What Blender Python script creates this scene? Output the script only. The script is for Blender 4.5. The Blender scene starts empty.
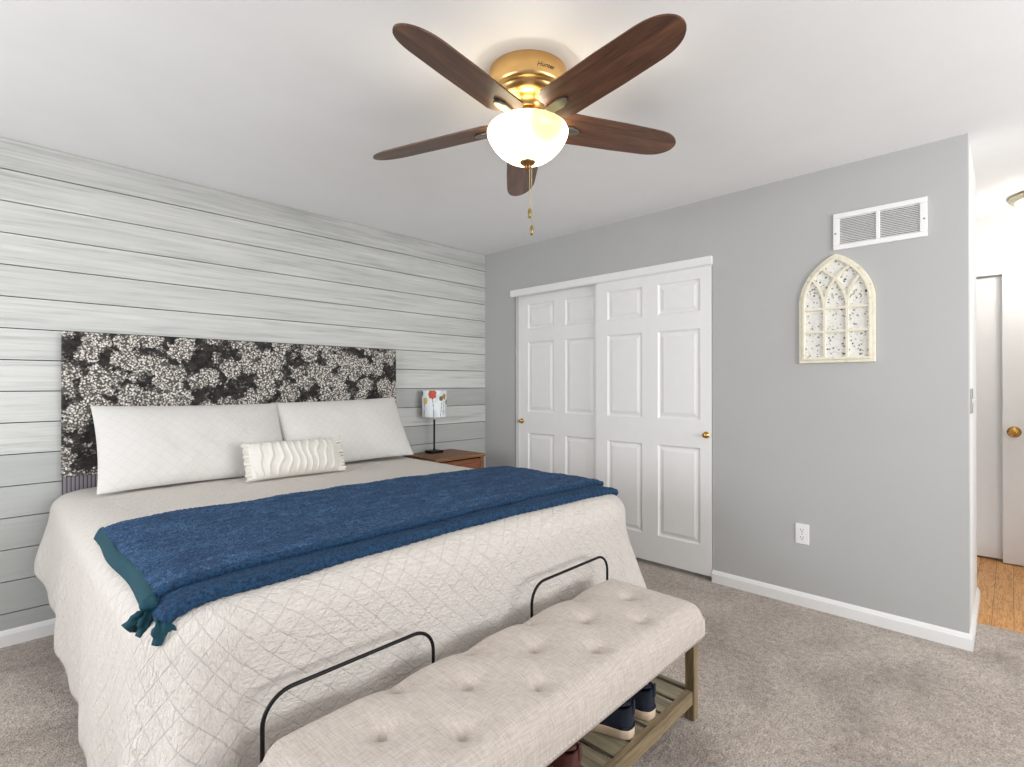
import bpy, bmesh, math, random
from mathutils import Vector, Matrix, noise as mnoise
random.seed(7)
PI = math.pi
sc = bpy.context.scene
COL = sc.collection

# ---------------------------------------------------------------- camera
FPX = 518.62
YAW, PITCH, ROLL = 0.766972, 0.0021759, -0.00060781
def cam_basis():
    F = Vector((math.cos(YAW)*math.cos(PITCH), math.sin(YAW)*math.cos(PITCH), math.sin(PITCH)))
    R = Vector((math.sin(YAW), -math.cos(YAW), 0)); U = R.cross(F)
    c, s = math.cos(ROLL), math.sin(ROLL)
    return F, c*R+s*U, -s*R+c*U
F_, R_, U_ = cam_basis()
cd = bpy.data.cameras.new('camera'); cam = bpy.data.objects.new('camera', cd); COL.objects.link(cam)
cd.sensor_fit = 'HORIZONTAL'; cd.sensor_width = 36.0; cd.lens = FPX/1024*36.0
cd.clip_start = 0.02; cd.clip_end = 100
m3 = Matrix((R_, U_, -F_)).transposed()
cam.matrix_world = Matrix.Translation((-3.25991, -3.47937, 1.25232)) @ m3.to_4x4()
sc.camera = cam

# ---------------------------------------------------------------- light and exposure
sc.view_settings.view_transform = 'Standard'
sc.view_settings.look = 'None'
sc.view_settings.gamma = 1.0
sc.view_settings.use_curve_mapping = False
sc.view_settings.exposure = 0.0
w = bpy.data.worlds.new('sky'); sc.world = w; w.use_nodes = True
bg = w.node_tree.nodes['Background']; bg.inputs[0].default_value = (0.9, 0.94, 1.0, 1); bg.inputs[1].default_value = 1.6
def area(name, loc, direction, sx, sy, power, col):
    l = bpy.data.lights.new(name, 'AREA'); l.shape = 'RECTANGLE'; l.size = sx; l.size_y = sy
    l.energy = power; l.color = col
    o = bpy.data.objects.new(name, l); COL.objects.link(o); o.location = loc
    o.rotation_euler = Vector(direction).to_track_quat('-Z', 'Y').to_euler()
    return o
def point(name, loc, power, col, rad=0.04):
    l = bpy.data.lights.new(name, 'POINT'); l.energy = power; l.color = col; l.shadow_soft_size = rad
    o = bpy.data.objects.new(name, l); COL.objects.link(o); o.location = loc
    return o
ROOM_L, ROOM_F = -4.9, -5.9           # left wall x, wall behind the camera y
CH = 2.44
# daylight through the two windows behind and to the left of the camera
area('daylight_left_window', (ROOM_L-0.05, -1.75, 1.45), (1, 0.0, 0.0), 1.8, 1.2, 50, (0.95, 0.975, 1.0))
area('daylight_rear_window', (-1.5, ROOM_F-0.05, 1.45), (0.05, 1, 0.50), 2.4, 1.1, 104, (0.965, 0.985, 1.0))

# ---------------------------------------------------------------- helpers
def lin(c):
    def f(v):
        v = v/255.0
        return v/12.92 if v <= 0.04045 else ((v+0.055)/1.055)**2.4
    return (f(c[0]), f(c[1]), f(c[2]), 1.0)

class NT:
    """small wrapper for building node materials"""
    def __init__(s, name):
        s.m = bpy.data.materials.new(name); s.m.use_nodes = True
        s.t = s.m.node_tree; s.b = s.t.nodes['Principled BSDF']
    def n(s, typ, **kw):
        x = s.t.nodes.new(typ)
        for k, v in kw.items():
            if k.startswith('i_'):
                key = k[2:].replace('_', ' ')
                x.inputs[key].default_value = v
            else: setattr(x, k, v)
        return x
    def l(s, a, b): s.t.links.new(a, b)
    def val(s, x, sock):
        if isinstance(x, (int, float)): sock.default_value = x
        else: s.l(x, sock)
    def math(s, op, a, b=None, c=None, clamp=False):
        x = s.n('ShaderNodeMath', operation=op); x.use_clamp = clamp
        s.val(a, x.inputs[0])
        if b is not None: s.val(b, x.inputs[1])
        if c is not None: s.val(c, x.inputs[2])
        return x.outputs[0]
    def ramp(s, fac, stops):
        x = s.n('ShaderNodeValToRGB'); e = x.color_ramp.elements
        while len(e) > 1: e.remove(e[-1])
        e[0].position = stops[0][0]; e[0].color = stops[0][1]
        for p, c in stops[1:]:
            q = e.new(p); q.color = c
        s.l(fac, x.inputs[0]); return x.outputs[0]
    def mix(s, fac, a, b):
        x = s.n('ShaderNodeMix', data_type='RGBA')
        s.val(fac, x.inputs[0])
        for v, k in ((a, 6), (b, 7)):
            if isinstance(v, tuple): x.inputs[k].default_value = v
            else: s.l(v, x.inputs[k])
        return x.outputs[2]
    def coord(s, kind='Object', scale=(1, 1, 1), rot=(0, 0, 0)):
        c = s.n('ShaderNodeTexCoord'); mp = s.n('ShaderNodeMapping')
        mp.inputs['Scale'].default_value = scale; mp.inputs['Rotation'].default_value = rot
        s.l(c.outputs[kind], mp.inputs[0]); return mp.outputs[0]
    def noise(s, vec, scale, detail=3, rough=0.55, dist=0.0):
        x = s.n('ShaderNodeTexNoise'); x.inputs['Scale'].default_value = scale
        x.inputs['Detail'].default_value = detail; x.inputs['Roughness'].default_value = rough
        x.inputs['Distortion'].default_value = dist
        s.l(vec, x.inputs['Vector']); return x.outputs[0]
    def vor(s, vec, scale, out='Distance', feature='F1', rnd=1.0):
        x = s.n('ShaderNodeTexVoronoi'); x.feature = feature; x.inputs['Scale'].default_value = scale
        x.inputs['Randomness'].default_value = rnd
        s.l(vec, x.inputs['Vector']); return x.outputs[out]
    def bump(s, h, strength, dist):
        x = s.n('ShaderNodeBump'); x.inputs['Strength'].default_value = strength; x.inputs['Distance'].default_value = dist
        s.l(h, x.inputs['Height']); s.l(x.outputs[0], s.b.inputs['Normal']); return x
    def col(s, c): s.val(c, s.b.inputs['Base Color']) if not isinstance(c, tuple) else setattr(s.b.inputs['Base Color'], 'default_value', c)
    def set(s, **kw):
        for k, v in kw.items(): s.b.inputs[k.replace('_', ' ')].default_value = v
        return s

def plain(name, rgb, rough=0.6, metal=0.0, mottle=0.04, scale=14):
    """a paint / metal with a little procedural variation"""
    t = NT(name); c = lin(rgb)
    f = t.noise(t.coord('Object'), scale, 3)
    lo = tuple(max(0, v*(1-mottle)) for v in c[:3])+(1,); hi = tuple(min(1, v*(1+mottle)) for v in c[:3])+(1,)
    t.col(t.ramp(f, [(0.3, lo), (0.7, hi)])); t.set(Roughness=rough, Metallic=metal)
    return t.m

def wood(name, dark, mid, light, axis='x', scale=1.0, rough=0.45, strength=0.12, spread=1.0):
    t = NT(name)
    sq = {'x': (0.7, 9, 9), 'y': (9, 0.7, 9), 'z': (9, 9, 0.7)}[axis]
    v = t.coord('Object', tuple(a*scale for a in sq))
    f1 = t.noise(v, 3.0, 5, 0.6, 1.2); f2 = t.noise(v, 14.0, 3, 0.6, 0.3)
    f = t.math('ADD', t.math('MULTIPLY', f1, 0.65), t.math('MULTIPLY', f2, 0.35))
    t.col(t.ramp(f, [(0.5-0.16*spread, lin(dark)), (0.5, lin(mid)), (0.5+0.16*spread, lin(light))]))
    t.set(Roughness=rough); t.bump(f, strength, 0.002)
    return t.m

# ---- geometry helpers
def bm_box(bm, lo, hi, mat_i=0):
    v = [bm.verts.new((x, y, z)) for x in (lo[0], hi[0]) for y in (lo[1], hi[1]) for z in (lo[2], hi[2])]
    for q in ((0, 1, 3, 2), (4, 6, 7, 5), (0, 4, 5, 1), (2, 3, 7, 6), (0, 2, 6, 4), (1, 5, 7, 3)):
        f = bm.faces.new([v[i] for i in q]); f.material_index = mat_i
def bm_lathe(bm, prof, c=(0, 0, 0), n=40, cap0=True, cap1=True):
    rings = []
    for r, z in prof:
        rings.append([bm.verts.new((c[0]+r*math.cos(2*PI*k/n), c[1]+r*math.sin(2*PI*k/n), c[2]+z)) for k in range(n)])
    for a, b in zip(rings, rings[1:]):
        for k in range(n): bm.faces.new((a[k], a[(k+1) % n], b[(k+1) % n], b[k]))
    if cap0: bm.faces.new(rings[0][::-1])
    if cap1: bm.faces.new(rings[-1])
def bm_rings(bm, rings, caps=(True, True), closed=True):
    R = [[bm.verts.new(p) for p in r] for r in rings]
    n = len(R[0])
    for a, b in zip(R, R[1:]):
        for k in range(n if closed else n-1): bm.faces.new((a[k], a[(k+1) % n], b[(k+1) % n], b[k]))
    if caps[0]: bm.faces.new(R[0][::-1])
    if caps[1]: bm.faces.new(R[-1])
def bm_tube(bm, pts, r, n=10, caps=True):
    pts = [Vector(p) for p in pts]; rings = []
    t0 = (pts[1]-pts[0]).normalized()
    up = Vector((0, 0, 1)) if abs(t0.z) < 0.9 else Vector((1, 0, 0))
    nrm = t0.cross(up).normalized()
    for i, p in enumerate(pts):
        t = (pts[min(i+1, len(pts)-1)]-pts[max(i-1, 0)]).normalized()
        nrm = (nrm-t*nrm.dot(t)).normalized(); b = t.cross(nrm)
        rr = r[i] if isinstance(r, (list, tuple)) else r
        rings.append([p+(nrm*math.cos(2*PI*k/n)+b*math.sin(2*PI*k/n))*rr for k in range(n)])
    bm_rings(bm, rings, (caps, caps))
def bm_prism(bm, poly, x0, x1, axis='x'):
    """extrude a 2-D outline along an axis; poly points are the two other coordinates"""
    def P(a, q):
        return {'x': (a, q[0], q[1]), 'y': (q[0], a, q[1]), 'z': (q[0], q[1], a)}[axis]
    A = [bm.verts.new(P(x0, q)) for q in poly]; B = [bm.verts.new(P(x1, q)) for q in poly]
    n = len(poly)
    for k in range(n): bm.faces.new((A[k], A[(k+1) % n], B[(k+1) % n], B[k]))
    bm.faces.new(A[::-1]); bm.faces.new(B)

def obj(name, bm, mats, parent=None, smooth=False, bevel=0.0, seg=2, loc=None):
    bmesh.ops.recalc_face_normals(bm, faces=bm.faces)
    me = bpy.data.meshes.new(name); bm.to_mesh(me); bm.free()
    o = bpy.data.objects.new(name, me); COL.objects.link(o)
    for m in (mats if isinstance(mats, (list, tuple)) else [mats]): me.materials.append(m)
    if smooth:
        for p in me.polygons: p.use_smooth = True
    if bevel:
        b = o.modifiers.new('bevel', 'BEVEL'); b.width = bevel; b.segments = seg; b.limit_method = 'ANGLE'; b.angle_limit = math.radians(40)
    if parent: o.parent = parent
    if loc: o.location = loc
    return o
def grid_obj(name, P, mats, parent=None, uv=None, smooth=True, closed_u=False):
    """mesh from a 2-D array of points"""
    nu, nv = len(P), len(P[0])
    vs = [tuple(p) for row in P for p in row]; fs = []
    for i in range(nu if closed_u else nu-1):
        for j in range(nv-1):
            a, b = i, (i+1) % nu
            fs.append((a*nv+j, b*nv+j, b*nv+j+1, a*nv+j+1))
    me = bpy.data.meshes.new(name); me.from_pydata(vs, [], fs); me.update()
    if uv:
        ul = me.uv_layers.new(name='UVMap'); fl = [q for row in uv for q in row]
        for lp in me.loops: ul.data[lp.index].uv = fl[lp.vertex_index]
    o = bpy.data.objects.new(name, me); COL.objects.link(o)
    for m in (mats if isinstance(mats, (list, tuple)) else [mats]): me.materials.append(m)
    for p in me.polygons: p.use_smooth = smooth
    if parent: o.parent = parent
    return o
def tag(o, label, cat, group=None, kind=None):
    o['label'] = label; o['category'] = cat
    if group: o['group'] = group
    if kind: o['kind'] = kind
    return o
def thing(name, label, cat, loc=(0, 0, 0), rz=0.0, group=None):
    o = bpy.data.objects.new(name, None); COL.objects.link(o); o.empty_display_size = 0.1
    o.location = loc; o.rotation_euler = (0, 0, rz)
    return tag(o, label, cat, group)
def struct(o, label=None):
    o['kind'] = 'structure'
    if label: o['label'] = label
    return o
def B(): return bmesh.new()
def box_obj(name, lo, hi, m, parent=None, bevel=0.0):
    bm = B(); bm_box(bm, lo, hi); return obj(name, bm, m, parent, bevel=bevel)

# ---------------------------------------------------------------- materials
M_ceil = plain('ceiling_paint', (240, 239, 239), 0.9, mottle=0.015, scale=3)
M_gray = plain('gray_wall_paint', (184, 184, 183), 0.8, mottle=0.015, scale=2.5)
M_hall = plain('white_hall_paint', (226, 226, 224), 0.8, mottle=0.015)
M_white = plain('white_gloss_paint', (242, 241, 240), 0.38, mottle=0.01)
M_dark = plain('dark_void', (40, 40, 40), 0.9)
M_brass = plain('polished_brass', (206, 160, 88), 0.24, 1.0, 0.06)
M_brass2 = plain('satin_antique_brass', (232, 190, 126), 0.3, 1.0, 0.05)
M_nickel = plain('pewter_metal', (150, 146, 138), 0.3, 1.0)
M_black = plain('black_metal', (26, 24, 24), 0.4, 0.6)

def carpet_mat():
    t = NT('taupe_carpet'); v = t.coord('Object')
    f1 = t.noise(v, 150, 2, 0.7); f2 = t.noise(v, 1.8, 4, 0.6, 0.8); f3 = t.noise(v, 38, 3, 0.7)
    a = t.ramp(f1, [(0.3, lin((164, 153, 144))), (0.55, lin((224, 212, 202))), (0.75, lin((252, 244, 236)))])
    b = t.ramp(f2, [(0.35, lin((205, 200, 196))), (0.65, lin((255, 253, 251)))])
    c = t.ramp(f3, [(0.3, lin((205, 203, 201))), (0.65, lin((255, 255, 255)))])
    x = t.n('ShaderNodeMix', data_type='RGBA', blend_type='MULTIPLY'); x.inputs[0].default_value = 1
    t.l(a, x.inputs[6]); t.l(b, x.inputs[7])
    y = t.n('ShaderNodeMix', data_type='RGBA', blend_type='MULTIPLY'); y.inputs[0].default_value = 1
    t.l(x.outputs[2], y.inputs[6]); t.l(c, y.inputs[7])
    t.col(y.outputs[2]); t.set(Roughness=1.0)
    t.b.inputs['Sheen Weight'].default_value = 0.15
    t.bump(t.math('ADD', f1, t.math('MULTIPLY', f3, 1.6)), 0.9, 0.008)
    return t.m
M_carpet = carpet_mat()

def oak_floor():
    t = NT('oak_plank_floor'); v = t.coord('Object', (1, 1, 1))
    br = t.n('ShaderNodeTexBrick'); br.offset = 0.37; br.inputs['Scale'].default_value = 1
    br.inputs['Brick Width'].default_value = 0.9; br.inputs['Row Height'].default_value = 0.085
    br.inputs['Mortar Size'].default_value = 0.0012
    br.inputs['Color1'].default_value = lin((214, 152, 88)); br.inputs['Color2'].default_value = lin((228, 174, 108)); br.inputs['Mortar'].default_value = lin((130, 82, 42))
    t.l(v, br.inputs['Vector'])
    g = t.noise(t.coord('Object', (1.6, 16, 1)), 5, 5, 0.6, 1.6)
    gg = t.ramp(g, [(0.36, lin((206, 186, 170))), (0.55, lin((255, 255, 255)))])
    x = t.n('ShaderNodeMix', data_type='RGBA', blend_type='MULTIPLY'); x.inputs[0].default_value = 1
    t.l(br.outputs[0], x.inputs[6]); t.l(gg, x.inputs[7]); t.col(x.outputs[2]); t.set(Roughness=0.4)
    return t.m
M_oak = oak_floor()

def shiplap_mat():
    t = NT('whitewashed_shiplap')
    at = t.n('ShaderNodeAttribute'); at.attribute_name = 'tone'
    tone = t.n('ShaderNodeSeparateColor'); t.l(at.outputs['Color'], tone.inputs[0])
    v = t.coord('Object', (1.2, 1, 34)); v2 = t.coord('Object', (0.45, 1, 5.5)); v3 = t.coord('Object', (3.2, 1, 120))
    off = t.n('ShaderNodeVectorMath', operation='ADD'); t.l(v, off.inputs[0])
    cb = t.n('ShaderNodeCombineXYZ'); t.l(t.math('MULTIPLY', tone.outputs[1], 37.0), cb.inputs[0]); t.l(cb.outputs[0], off.inputs[1])
    f1 = t.noise(off.outputs[0], 1.6, 5, 0.62, 0.35); f2 = t.noise(v2, 2.2, 4, 0.6, 0.5); f3 = t.noise(v3, 2.0, 3, 0.6)
    f = t.math('ADD', t.math('ADD', t.math('MULTIPLY', f1, 0.5), t.math('MULTIPLY', f2, 0.32)), t.math('MULTIPLY', f3, 0.18))
    white = t.ramp(f, [(0.36, lin((180, 181, 177))), (0.47, lin((207, 208, 204))), (0.56, lin((217, 217, 213))), (0.67, lin((226, 226, 222)))])
    washed = t.ramp(f, [(0.36, lin((156, 157, 153))), (0.48, lin((180, 180, 176))), (0.58, lin((196, 195, 191))), (0.68, lin((210, 209, 205)))])
    gray = t.ramp(f, [(0.35, lin((176, 178, 175))), (0.65, lin((188, 190, 187)))])
    t.col(t.mix(tone.outputs[0], gray, t.mix(tone.outputs[2], white, washed)))
    t.set(Roughness=0.75); t.bump(f1, 0.12, 0.002)
    return t.m
M_ship = shiplap_mat()

def quilt_mat(name='white_quilted_cotton', rgb=(220, 213, 206), d=0.072, amp=1.0, wr=1.0):
    t = NT(name); v = t.coord('UV')
    sp = t.n('ShaderNodeSeparateXYZ'); t.l(v, sp.inputs[0])
    # gently wandering stitch lines
    wob = t.math('MULTIPLY', t.math('SUBTRACT', t.noise(v, 9, 2), 0.5), 0.012)
    u = t.math('ADD', sp.outputs[0], wob); w_ = t.math('ADD', sp.outputs[1], wob)
    def groove(x):
        fr = t.math('FRACT', t.math('DIVIDE', x, d))
        dist = t.math('ABSOLUTE', t.math('SUBTRACT', fr, 0.5))      # 0.5 on the line
        return t.math('POWER', t.math('MULTIPLY', dist, 2.0), 22.0)
    g = t.math('MAXIMUM', groove(t.math('ADD', u, w_)), groove(t.math('SUBTRACT', u, w_)))
    mp = t.n('ShaderNodeMapping'); mp.inputs['Scale'].default_value = (42, 88, 1); mp.inputs['Rotation'].default_value = (0, 0, 0.25)
    t.l(v, mp.inputs[0])
    cr = t.noise(mp.outputs[0], 1.0, 3, 0.6, 0.7)
    mp2 = t.n('ShaderNodeMapping'); mp2.inputs['Scale'].default_value = (95, 160, 1); t.l(v, mp2.inputs[0])
    cr2 = t.noise(mp2.outputs[0], 1.0, 2, 0.6)
    h = t.math('SUBTRACT', t.math('ADD', t.math('MULTIPLY', cr, 1.6*wr), t.math('MULTIPLY', cr2, 0.5*wr)), t.math('MULTIPLY', g, 0.34))
    base = lin(rgb); lo = tuple(c*0.90 for c in base[:3])+(1,)
    t.col(t.mix(g, base, lo)); t.set(Roughness=0.9); t.b.inputs['Sheen Weight'].default_value = 0.1
    t.bump(h, 0.75*amp, 0.0098)
    return t.m
M_quilt = quilt_mat()
M_sham = quilt_mat('white_quilted_sham', (219, 216, 212), 0.06, 0.35, 0.7)

def headboard_mat():
    t = NT('black_floral_fabric'); v = t.coord('Object')
    wv = t.n('ShaderNodeTexNoise'); wv.inputs['Scale'].default_value = 30; t.l(v, wv.inputs['Vector'])
    dv = t.n('ShaderNodeVectorMath', operation='MULTIPLY_ADD'); t.l(wv.outputs['Color'], dv.inputs[0]); dv.inputs[1].default_value = (0.012, 0.0, 0.012); t.l(v, dv.inputs[2])
    vec = dv.outputs[0]
    sq = t.n('ShaderNodeMapping'); sq.inputs['Scale'].default_value = (1, 0, 1); t.l(vec, sq.inputs[0])
    big = t.vor(sq.outputs[0], 10.0)                       # flower heads ~ 11 cm apart
    nz = t.noise(sq.outputs[0], 28, 3, 0.6)
    cl = t.math('ADD', big, t.math('MULTIPLY', t.math('SUBTRACT', nz, 0.5), 1.0))
    clus = t.ramp(cl, [(0.575, (1, 1, 1, 1)), (0.655, (0, 0, 0, 1))])
    dots = t.vor(sq.outputs[0], 104.0); dotm = t.ramp(dots, [(0.42, (1, 1, 1, 1)), (0.56, (0, 0, 0, 1))])
    big2 = t.noise(sq.outputs[0], 17, 3, 0.6); clus2 = t.ramp(big2, [(0.50, (0, 0, 0, 1)), (0.56, (1, 1, 1, 1))])
    d2 = t.vor(sq.outputs[0], 70.0, 'Distance', 'F1'); d2m = t.ramp(d2, [(0.25, (1, 1, 1, 1)), (0.5, (0, 0, 0, 1))])
    bg_ = t.ramp(t.noise(sq.outputs[0], 26, 2), [(0.4, lin((24, 22, 21))), (0.62, lin((54, 50, 47)))])
    c = t.mix(t.math('MULTIPLY', clus2, t.math('MULTIPLY', d2m, 0.55)), bg_, lin((150, 146, 140)))
    under = t.mix(t.math('MULTIPLY', clus, 0.6), c, lin((104, 100, 95)))
    shade = t.ramp(t.vor(sq.outputs[0], 104.0, 'Color'), [(0.15, lin((166, 160, 153))), (0.8, lin((236, 230, 222)))])
    t.col(t.mix(t.math('MULTIPLY', clus, dotm), under, shade))
    t.set(Roughness=0.9)
    return t.m
M_head = headboard_mat()

def stripes_mat():
    t = NT('pinstripe_fabric'); v = t.coord('Object'); sp = t.n('ShaderNodeSeparateXYZ'); t.l(v, sp.inputs[0])
    fr = t.math('FRACT', t.math('MULTIPLY', sp.outputs[0], 62.0))
    t.col(t.ramp(fr, [(0.0, lin((62, 58, 64))), (0.22, lin((66, 62, 68))), (0.3, lin((140, 134, 140))), (1.0, lin((126, 120, 128)))]))
    t.set(Roughness=0.9); return t.m
M_stripe = stripes_mat()

def linen_mat():
    t = NT('oatmeal_linen'); v = t.coord('Object')
    a = t.noise(t.coord('Object', (1, 0.06, 0.06)), 420, 2); b = t.noise(t.coord('Object', (0.06, 1, 1)), 420, 2)
    f = t.math('ADD', t.math('MULTIPLY', a, 0.5), t.math('MULTIPLY', b, 0.5))
    t.col(t.ramp(f, [(0.36, lin((176, 164, 155))), (0.5, lin((194, 183, 174))), (0.64, lin((208, 198, 190)))]))
    t.set(Roughness=0.95); t.b.inputs['Sheen Weight'].default_value = 0.1
    t.bump(f, 0.25, 0.002); return t.m
M_linen = linen_mat()
M_bench_wood = wood('weathered_bench_wood', (98, 84, 62), (134, 116, 88), (166, 148, 116), 'x', 1.0, 0.6)
M_bench_leg = wood('weathered_bench_leg_wood', (96, 82, 60), (130, 112, 84), (160, 142, 110), 'z', 1.0, 0.6)
M_bench_slat = wood('weathered_slat_wood', (104, 96, 78), (142, 132, 108), (172, 162, 136), 'y', 1.0, 0.6)
M_ns = wood('brown_nightstand_wood', (88, 58, 36), (126, 86, 54), (156, 112, 74), 'x', 1.0, 0.5)
M_nsd = wood('rough_drawer_wood', (82, 44, 24), (132, 78, 46), (172, 116, 76), 'x', 1.4, 0.6, spread=1.2)
M_blade = wood('walnut_blade', (66, 44, 33), (96, 64, 47), (122, 82, 59), 'x', 1.0, 0.38, 0.05)

def throw_mat():
    t = NT('blue_fleece'); v = t.coord('Object')
    f1 = t.noise(v, 230, 2, 0.7); f2 = t.noise(t.coord('Object', (1, 2.5, 1)), 11, 4, 0.65, 0.8); f3 = t.noise(v, 75, 2, 0.6)
    f = t.math('ADD', t.math('ADD', t.math('MULTIPLY', f1, 0.5), t.math('MULTIPLY', f2, 0.28)), t.math('MULTIPLY', f3, 0.22))
    t.col(t.ramp(f, [(0.36, lin((10, 32, 62))), (0.5, lin((28, 62, 102))), (0.62, lin((84, 124, 162)))]))
    t.set(Roughness=1.0); t.b.inputs['Sheen Weight'].default_value = 0.2
    t.b.inputs['Sheen Tint'].default_value = lin((120, 160, 205))
    t.bump(t.math('ADD', f1, f3), 1.0, 0.008); return t.m
M_throw = throw_mat()
M_satin = plain('teal_satin', (0, 62, 76), 0.8, 0.0, 0.15, 40)
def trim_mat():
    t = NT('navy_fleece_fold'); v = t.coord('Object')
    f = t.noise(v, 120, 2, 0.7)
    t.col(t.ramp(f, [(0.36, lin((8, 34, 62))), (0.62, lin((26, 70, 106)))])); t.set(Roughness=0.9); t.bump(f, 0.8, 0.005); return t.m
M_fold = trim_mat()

def attr_mat(name, attr='paint', rough=0.7):
    t = NT(name); a = t.n('ShaderNodeAttribute'); a.attribute_name = attr
    t.col(a.outputs['Color']); t.set(Roughness=rough); return t
# ---------------------------------------------------------------- room shell
YE = -3.332            # where the closet wall ends
G0, GS = 2.2902, 0.15266
def shell():
    # carpet and hall boards
    bm = B(); bm_box(bm, (ROOM_L-0.1, ROOM_F-0.1, -0.1), (0.40, 0.1, 0.0)); struct(obj('floor', bm, M_carpet))
    bm = B(); bm_box(bm, (0.40, -4.6, -0.1), (2.6, -3.2, -0.004)); struct(obj('floor_hall', bm, M_oak))
    bm = B(); bm_box(bm, (ROOM_L-0.1, ROOM_F-0.1, CH), (2.6, 0.1, CH+0.1)); struct(obj('ceiling', bm, M_ceil))
    # shiplap wall: dark backing and sixteen boards, each board split where its paint changes behind the headboard
    bm = B(); bm_box(bm, (ROOM_L-0.1, 0.016, 0), (0.1, 0.1, CH))
    for f in bm.faces: f.material_index = 1
    WASH = [0.85, 0.55, 0.4, 0.3, 0.36, 0.15, 0.2, 0.08, 0.15, 0.1]+[0.1]*6       # how thin the whitewash is on each board
    n0 = len(bm.faces)
    zs = [CH]+[G0-GS*i for i in range(15)]+[0.0]
    spans = []
    for k in range(16):
        top, bot = zs[k], zs[k+1]
        lw = k <= 9; rw = k <= 7 or k == 9
        cut = -1.95
        for x0, x1, white in ((ROOM_L, cut, lw), (cut, -0.002, rw)):
            bm_box(bm, (x0, 0.0, bot+0.0024), (x1, 0.018, top-0.0024)); spans.append((white, k))
    bmesh.ops.recalc_face_normals(bm, faces=bm.faces)
    o = obj('wall_back', bm, [M_ship, M_dark]); struct(o)
    at = o.data.color_attributes.new('tone', 'FLOAT_COLOR', 'CORNER')
    for p in o.data.polygons:
        if p.index < n0: c = (0, 0, 0, 1)
        else:
            wht, k = spans[(p.index-n0)//6]; c = (1.0 if wht else 0.0, (k*0.618) % 1.0, WASH[k], 1)
        for li in p.loop_indices: at.data[li].color = c
    # closet wall with its opening
    y0, y1, zt = -0.378, -2.108, 2.05
    bm = B()
    bm_box(bm, (0, y0, 0), (0.11, 0.1, CH)); bm_box(bm, (0, y1, zt), (0.11, y0, CH)); bm_box(bm, (0, YE, 0), (0.11, y1, CH))
    bmesh.ops.remove_doubles(bm, verts=bm.verts, dist=1e-5)
    struct(obj('wall_right', bm, M_gray))
    bm = B(); bm_box(bm, (0.66, YE+0.11, 0), (0.72, 0.1, CH)); struct(obj('wall_closet', bm, M_gray))
    # return wall of the hall
    bm = B(); bm_box(bm, (0.11, YE, 0), (0.78, YE+0.11, CH)); struct(obj('wall_hall', bm, M_hall))
    # hall end wall with door openings is behind the doors
    bm = B()
    bm_box(bm, (1.80, -4.6, 2.03), (1.9, -2.9, CH)); bm_box(bm, (1.86, -4.6, 0), (1.9, -2.9, 2.03))
    struct(obj('wall_far', bm, M_hall))
    bm = B(); bm_box(bm, (0.72, -3.0, 0), (1.86, -2.9, CH)); struct(obj('wall_passage', bm, M_hall))
    bm = B(); bm_box(bm, (0.0, -4.6, 0), (1.9, -4.5, CH)); struct(obj('wall_hall_south', bm, M_hall))
    # wall behind and left of the camera with window openings
    def wall_open(name, axis, pos, a0, a1, o0, o1, z0, z1):
        bm = B()
        def bx(p, q, r, s):
            if axis == 'x': bm_box(bm, (pos-0.1, p, r), (pos, q, s))
            else: bm_box(bm, (p, pos-0.1, r), (q, pos, s))
        bx(a0, o0, 0, CH); bx(o1, a1, 0, CH); bx(o0, o1, 0, z0); bx(o0, o1, z1, CH)
        struct(obj(name, bm, M_gray))
        bm = B()
        def fr(p, q, r, s, d=0.03):
            if axis == 'x': bm_box(bm, (pos-0.075, p, r), (pos-0.075+d, q, s))
            else: bm_box(bm, (p, pos-0.075, r), (q, pos-0.075+d, s))
        t = 0.05
        fr(o0, o0+t, z0, z1); fr(o1-t, o1, z0, z1); fr(o0+t, o1-t, z0, z0+t); fr(o0+t, o1-t, z1-t, z1)
        zm = (z0+z1)/2; fr(o0+t, o1-t, zm-0.02, zm+0.02)
        return bm
    bm = wall_open('wall_left', 'x', ROOM_L, ROOM_F-0.1, 0.0, -2.7, -0.8, 0.8, 2.1); struct(obj('window_1', bm, M_white))
    bm = wall_open('wall_front', 'y', ROOM_F, ROOM_L, 0.0, -2.8, -0.2, 0.8, 2.1); struct(obj('window_2', bm, M_white))
    bm = B(); bm_box(bm, (0.0, ROOM_F-0.1, 0), (0.1, -4.6, CH)); struct(obj('wall_entry', bm, M_gray))
shell()

def baseboard(name, p, q, inward, h=0.076, d=0.014):
    """moulded skirting from p to q; inward = direction into the room"""
    p, q, n = Vector(p), Vector(q), Vector(inward)
    prof = [(0, 0), (d, 0), (d, h*0.72), (d*0.75, h*0.80), (d*0.62, h*0.88), (d*0.35, h*0.95), (d*0.2, h), (0, h)]
    bm = B(); bm_rings(bm, [[a+n*x+Vector((0, 0, z)) for x, z in prof] for a in (p, q)])
    return struct(obj(name, bm, M_white))
baseboard('baseboard_back', (ROOM_L, 0, 0), (-2.957, 0, 0), (0, -1, 0))
baseboard('baseboard_back_corner', (-0.97, 0, 0), (0, 0, 0), (0, -1, 0))
baseboard('baseboard_right', (0, -2.108, 0), (0, YE-0.014, 0), (-1, 0, 0))
baseboard('baseboard_hall', (0.0, YE, 0), (0.78, YE, 0), (0, -1, 0))
baseboard('baseboard_closet_corner', (0, 0, 0), (0, -0.378, 0), (-1, 0, 0))

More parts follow.
